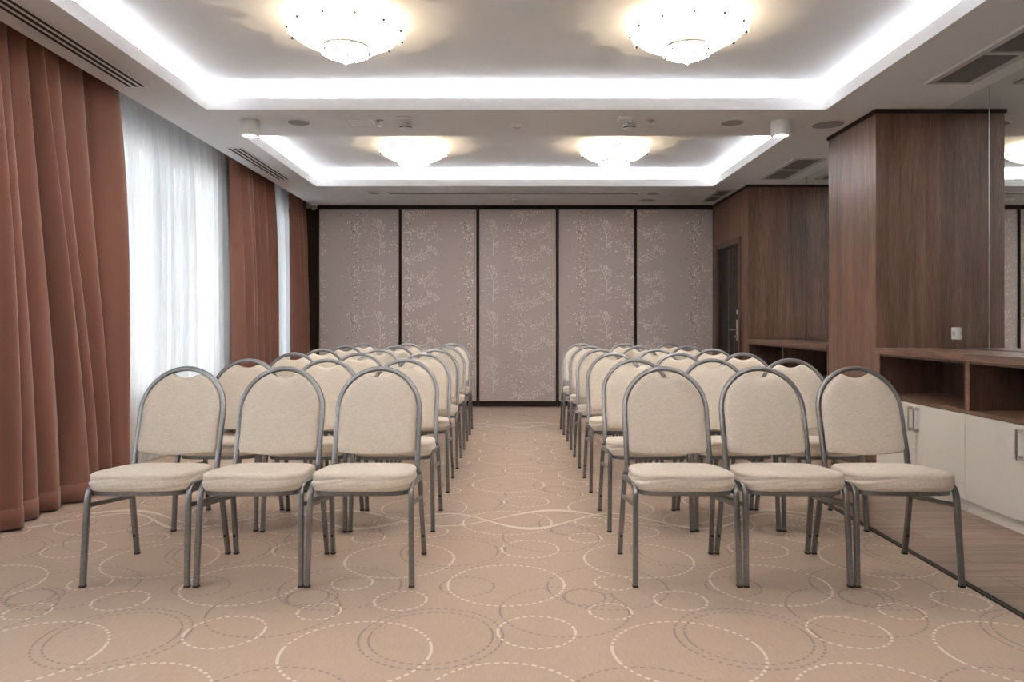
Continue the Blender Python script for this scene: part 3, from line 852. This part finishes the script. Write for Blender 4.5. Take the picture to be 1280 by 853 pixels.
def return_grille(x0, x1, y0, y1, n, lab):
    t = thing('ceiling_grille', ((x0+x1)/2, (y0+y1)/2, HS), lab, 'vent', 'grey return air grilles')
    hx, hy = (x1-x0)/2, (y1-y0)/2; e = .045
    f = MB(); f.box(-hx, -hx+e, -hy, hy, -.012, -.0005); f.box(hx-e, hx, -hy, hy, -.012, -.0005)
    L_ = (2*hy)/n
    for k in range(n+1):
        yy = -hy+L_*k; a = max(-hy, yy-e/2); b2 = min(hy, yy+e/2)
        f.box(-hx+e, hx-e, a, b2, -.012, -.0005)
    f.build('frame', M['grille_frame'], t, bevel=.003)
    for k in range(n):
        a = -hy+L_*k+e/2; g = MB(); g.box(-hx+e, hx-e, a, a+L_-e, -.004, -.0008)
        ns = int((L_-e)/.016)
        for q in range(ns):
            yy = a+.008+q*.016; g.box(-hx+e, hx-e, yy-.002, yy+.002, -.0075, -.004)
        g.build('mesh_panel', M['grille'], t)
    tr_ = MB(); tr_.box(-hx-.008, -hx-.001, -hy, hy, -.014, -.0005); tr_.build('edge_trim', M['white_plastic'], t)
return_grille(2.69, 3.00, 3.20, 4.84, 3, 'large return air grille in the ceiling above the near cabinets')
return_grille(2.67, 2.98, 7.05, 8.05, 2, 'return air grille in the ceiling above the far cabinets')
return_grille(2.40, 2.62, 8.72, 9.5, 2, 'small return air grille in the ceiling in front of the door')

def detector(x, y, lab):
    t = thing('smoke_detector', (x, y, HS), lab, 'smoke detector', 'smoke detectors on the ceiling beam')
    m = MB(); m.lathe([(.052,-.0005),(.052,-.012),(.046,-.016)], 28); m.build('base', M['white_plastic'], t, smooth='auto')
    m = MB(); m.lathe([(.046,-.0165),(.046,-.030),(.034,-.040),(.012,-.044)], 28); m.build('head', M['white_plastic'], t, smooth='auto')
    m = MB(); m.lathe([(.0465,-.020),(.0472,-.024),(.0465,-.028)], 28); m.build('inlet', M['slot'], t, smooth='auto')
detector(-.838, 5.86, 'round white smoke detector on the beam, left of the aisle')
detector(.925, 5.86, 'round white smoke detector on the beam, right of the aisle')
def sensor(x, y, lab):
    t = thing('ceiling_motion_sensor', (x, y, HS), lab, 'sensor', 'square white sensors on the beam')
    m = MB(); m.box(-.06, .05, -.045, .045, -.022, -.0005); m.build('housing', M['white_plastic'], t, bevel=.006)
    m = MB(); m.box(.012, .045, -.025, .025, -.045, -.0225); m.build('eye', M['grille_frame'], t, bevel=.006)
sensor(-.82, 5.66, 'white box sensor on the beam just before the left smoke detector')
sensor(.865, 5.66, 'white box sensor on the beam just before the right smoke detector')
t = thing('ceiling_sensor', (.03, 5.83, HS), 'small white box in the middle of the ceiling beam', 'sensor')
m = MB(); m.box(-.055, .055, -.035, .035, -.030, -.0005); m.build('housing', M['white_plastic'], t, bevel=.006)
m = MB(); m.box(-.025, .04, -.02, .02, -.0345, -.0303); m.build('lens', M['grille_frame'], t, bevel=.002)
t = thing('ceiling_sensor', (.03, 9.32, HS), 'tiny white box on the ceiling before the middle partition panel', 'sensor')
m = MB(); m.box(-.05, .05, -.03, .03, -.024, -.0005); m.build('housing', M['white_plastic'], t, bevel=.005)
m = MB(); m.box(-.02, .03, -.018, .018, -.0285, -.0243); m.build('lens', M['grille_frame'], t, bevel=.002)
def sprinkler(x, y, lab):
    t = thing('ceiling_sprinkler', (x, y, HS), lab, 'sprinkler', 'fire sprinklers on the beam')
    m = MB(); m.lathe([(.030,-.0005),(.030,-.005),(.012,-.010)], 20); m.build('collar', M['chrome'], t, smooth='auto')
    m = MB(); m.lathe([(.009,-.0105),(.009,-.022),(.005,-.026)], 14); m.build('nozzle', M['chrome'], t, smooth='auto')
    m = MB()
    for s in (-1, 1): m.sweep([(s*.006,0,-.020),(s*.013,0,-.034),(s*.004,0,-.052)], .004, .004, .4, (0,1,0))
    m.build('yoke', M['chrome'], t, smooth='auto')
    m = MB(); m.lathe([(.016,-.0525),(.016,-.0545),(.004,-.056)], 16); m.build('deflector', M['chrome'], t, smooth='auto')
sprinkler(-1.02, 5.74, 'metal fire sprinkler on the beam, left of the left smoke detector')
sprinkler(1.07, 5.73, 'metal fire sprinkler on the beam, right of the right smoke detector')
t = thing('ceiling_camera', (-2.575, 9.66, HS), 'small white dome camera on the ceiling in the far left corner', 'security camera')
m = MB(); m.lathe([(.055,-.0005),(.055,-.03),(.05,-.04)], 24); m.build('base', M['white_plastic'], t, smooth='auto')
m = MB(); m.lathe([(.042,-.0405),(.042,-.06),(.034,-.08),(.018,-.092),(.004,-.095)], 24); m.build('dome', M['grille'], t, smooth='auto')
def hatch(x0, x1, y0, y1, lab):
    t = thing('access_hatch', ((x0+x1)/2, (y0+y1)/2, HS), lab, 'hatch', 'flush ceiling hatches')
    hx, hy = (x1-x0)/2, (y1-y0)/2; f = MB(); e = .006
    f.box(-hx, hx, -hy, -hy+e, -.002, -.0004); f.box(-hx, hx, hy-e, hy, -.002, -.0004); f.box(-hx, -hx+e, -hy+e, hy-e, -.002, -.0004); f.box(hx-e, hx, -hy+e, hy-e, -.002, -.0004)
    f.build('frame', M['grille_frame'], t)
    f = MB(); f.box(-hx+e, hx-e, -hy+e, hy-e, -.0016, -.0005); f.build('panel', M['ceil'], t)
hatch(-1.28, -1.08, 5.70, 5.92, 'flush square hatch in the beam beside the left sprinkler')
hatch(1.93, 2.36, 8.62, 9.15, 'flush square hatch in the ceiling before the rightmost partition panel')

# ------------------------------------------------------------------ daylight
wd = bpy.data.worlds.new('overcast_sky'); SC.world = wd; wd.use_nodes = True
nt = wd.node_tree; bg = nt.nodes['Background']
tc = N(nt, 'ShaderNodeTexCoord'); sp = N(nt, 'ShaderNodeSeparateXYZ'); L(nt, tc.outputs['Generated'], sp.inputs[0])
rp = N(nt, 'ShaderNodeValToRGB'); rp.color_ramp.elements[0].position = .45; rp.color_ramp.elements[0].color = (.55, .56, .58, 1)
rp.color_ramp.elements[1].position = .56; rp.color_ramp.elements[1].color = (.90, .95, 1, 1)
mr = N(nt, 'ShaderNodeMapRange'); mr.inputs[1].default_value = -1; mr.inputs[2].default_value = 1
L(nt, sp.outputs['Z'], mr.inputs[0]); L(nt, mr.outputs[0], rp.inputs[0]); L(nt, rp.outputs[0], bg.inputs['Color'])
bg.inputs['Strength'].default_value = 1.4
for (y0, y1, z0, z1) in WIN:
    l = light('AREA', 'window_portal', (XW-.22, (y0+y1)/2, (z0+z1)/2), 1, (1,1,1), shape='RECTANGLE', size=z1-z0, size_y=y1-y0, rot=(0, -PI/2, 0))
    l.data.cycles.is_portal = True

# ------------------------------------------------------------------ camera and view
cam = bpy.data.cameras.new('camera'); co = bpy.data.objects.new('camera', cam); COL.objects.link(co)
co.location = (0, 0, CAMH); co.rotation_euler = (PI/2, 0, 0)
cam.sensor_fit = 'HORIZONTAL'; cam.sensor_width = 36; cam.lens = F/1280*36
cam.shift_x = 0; cam.shift_y = -(853/2-CY)/1280
cam.clip_start = .05
SC.camera = co
vs_ = SC.view_settings; vs_.view_transform = 'Standard'; vs_.look = 'None'; vs_.gamma = 1; vs_.use_curve_mapping = False
vs_.exposure = 1.75
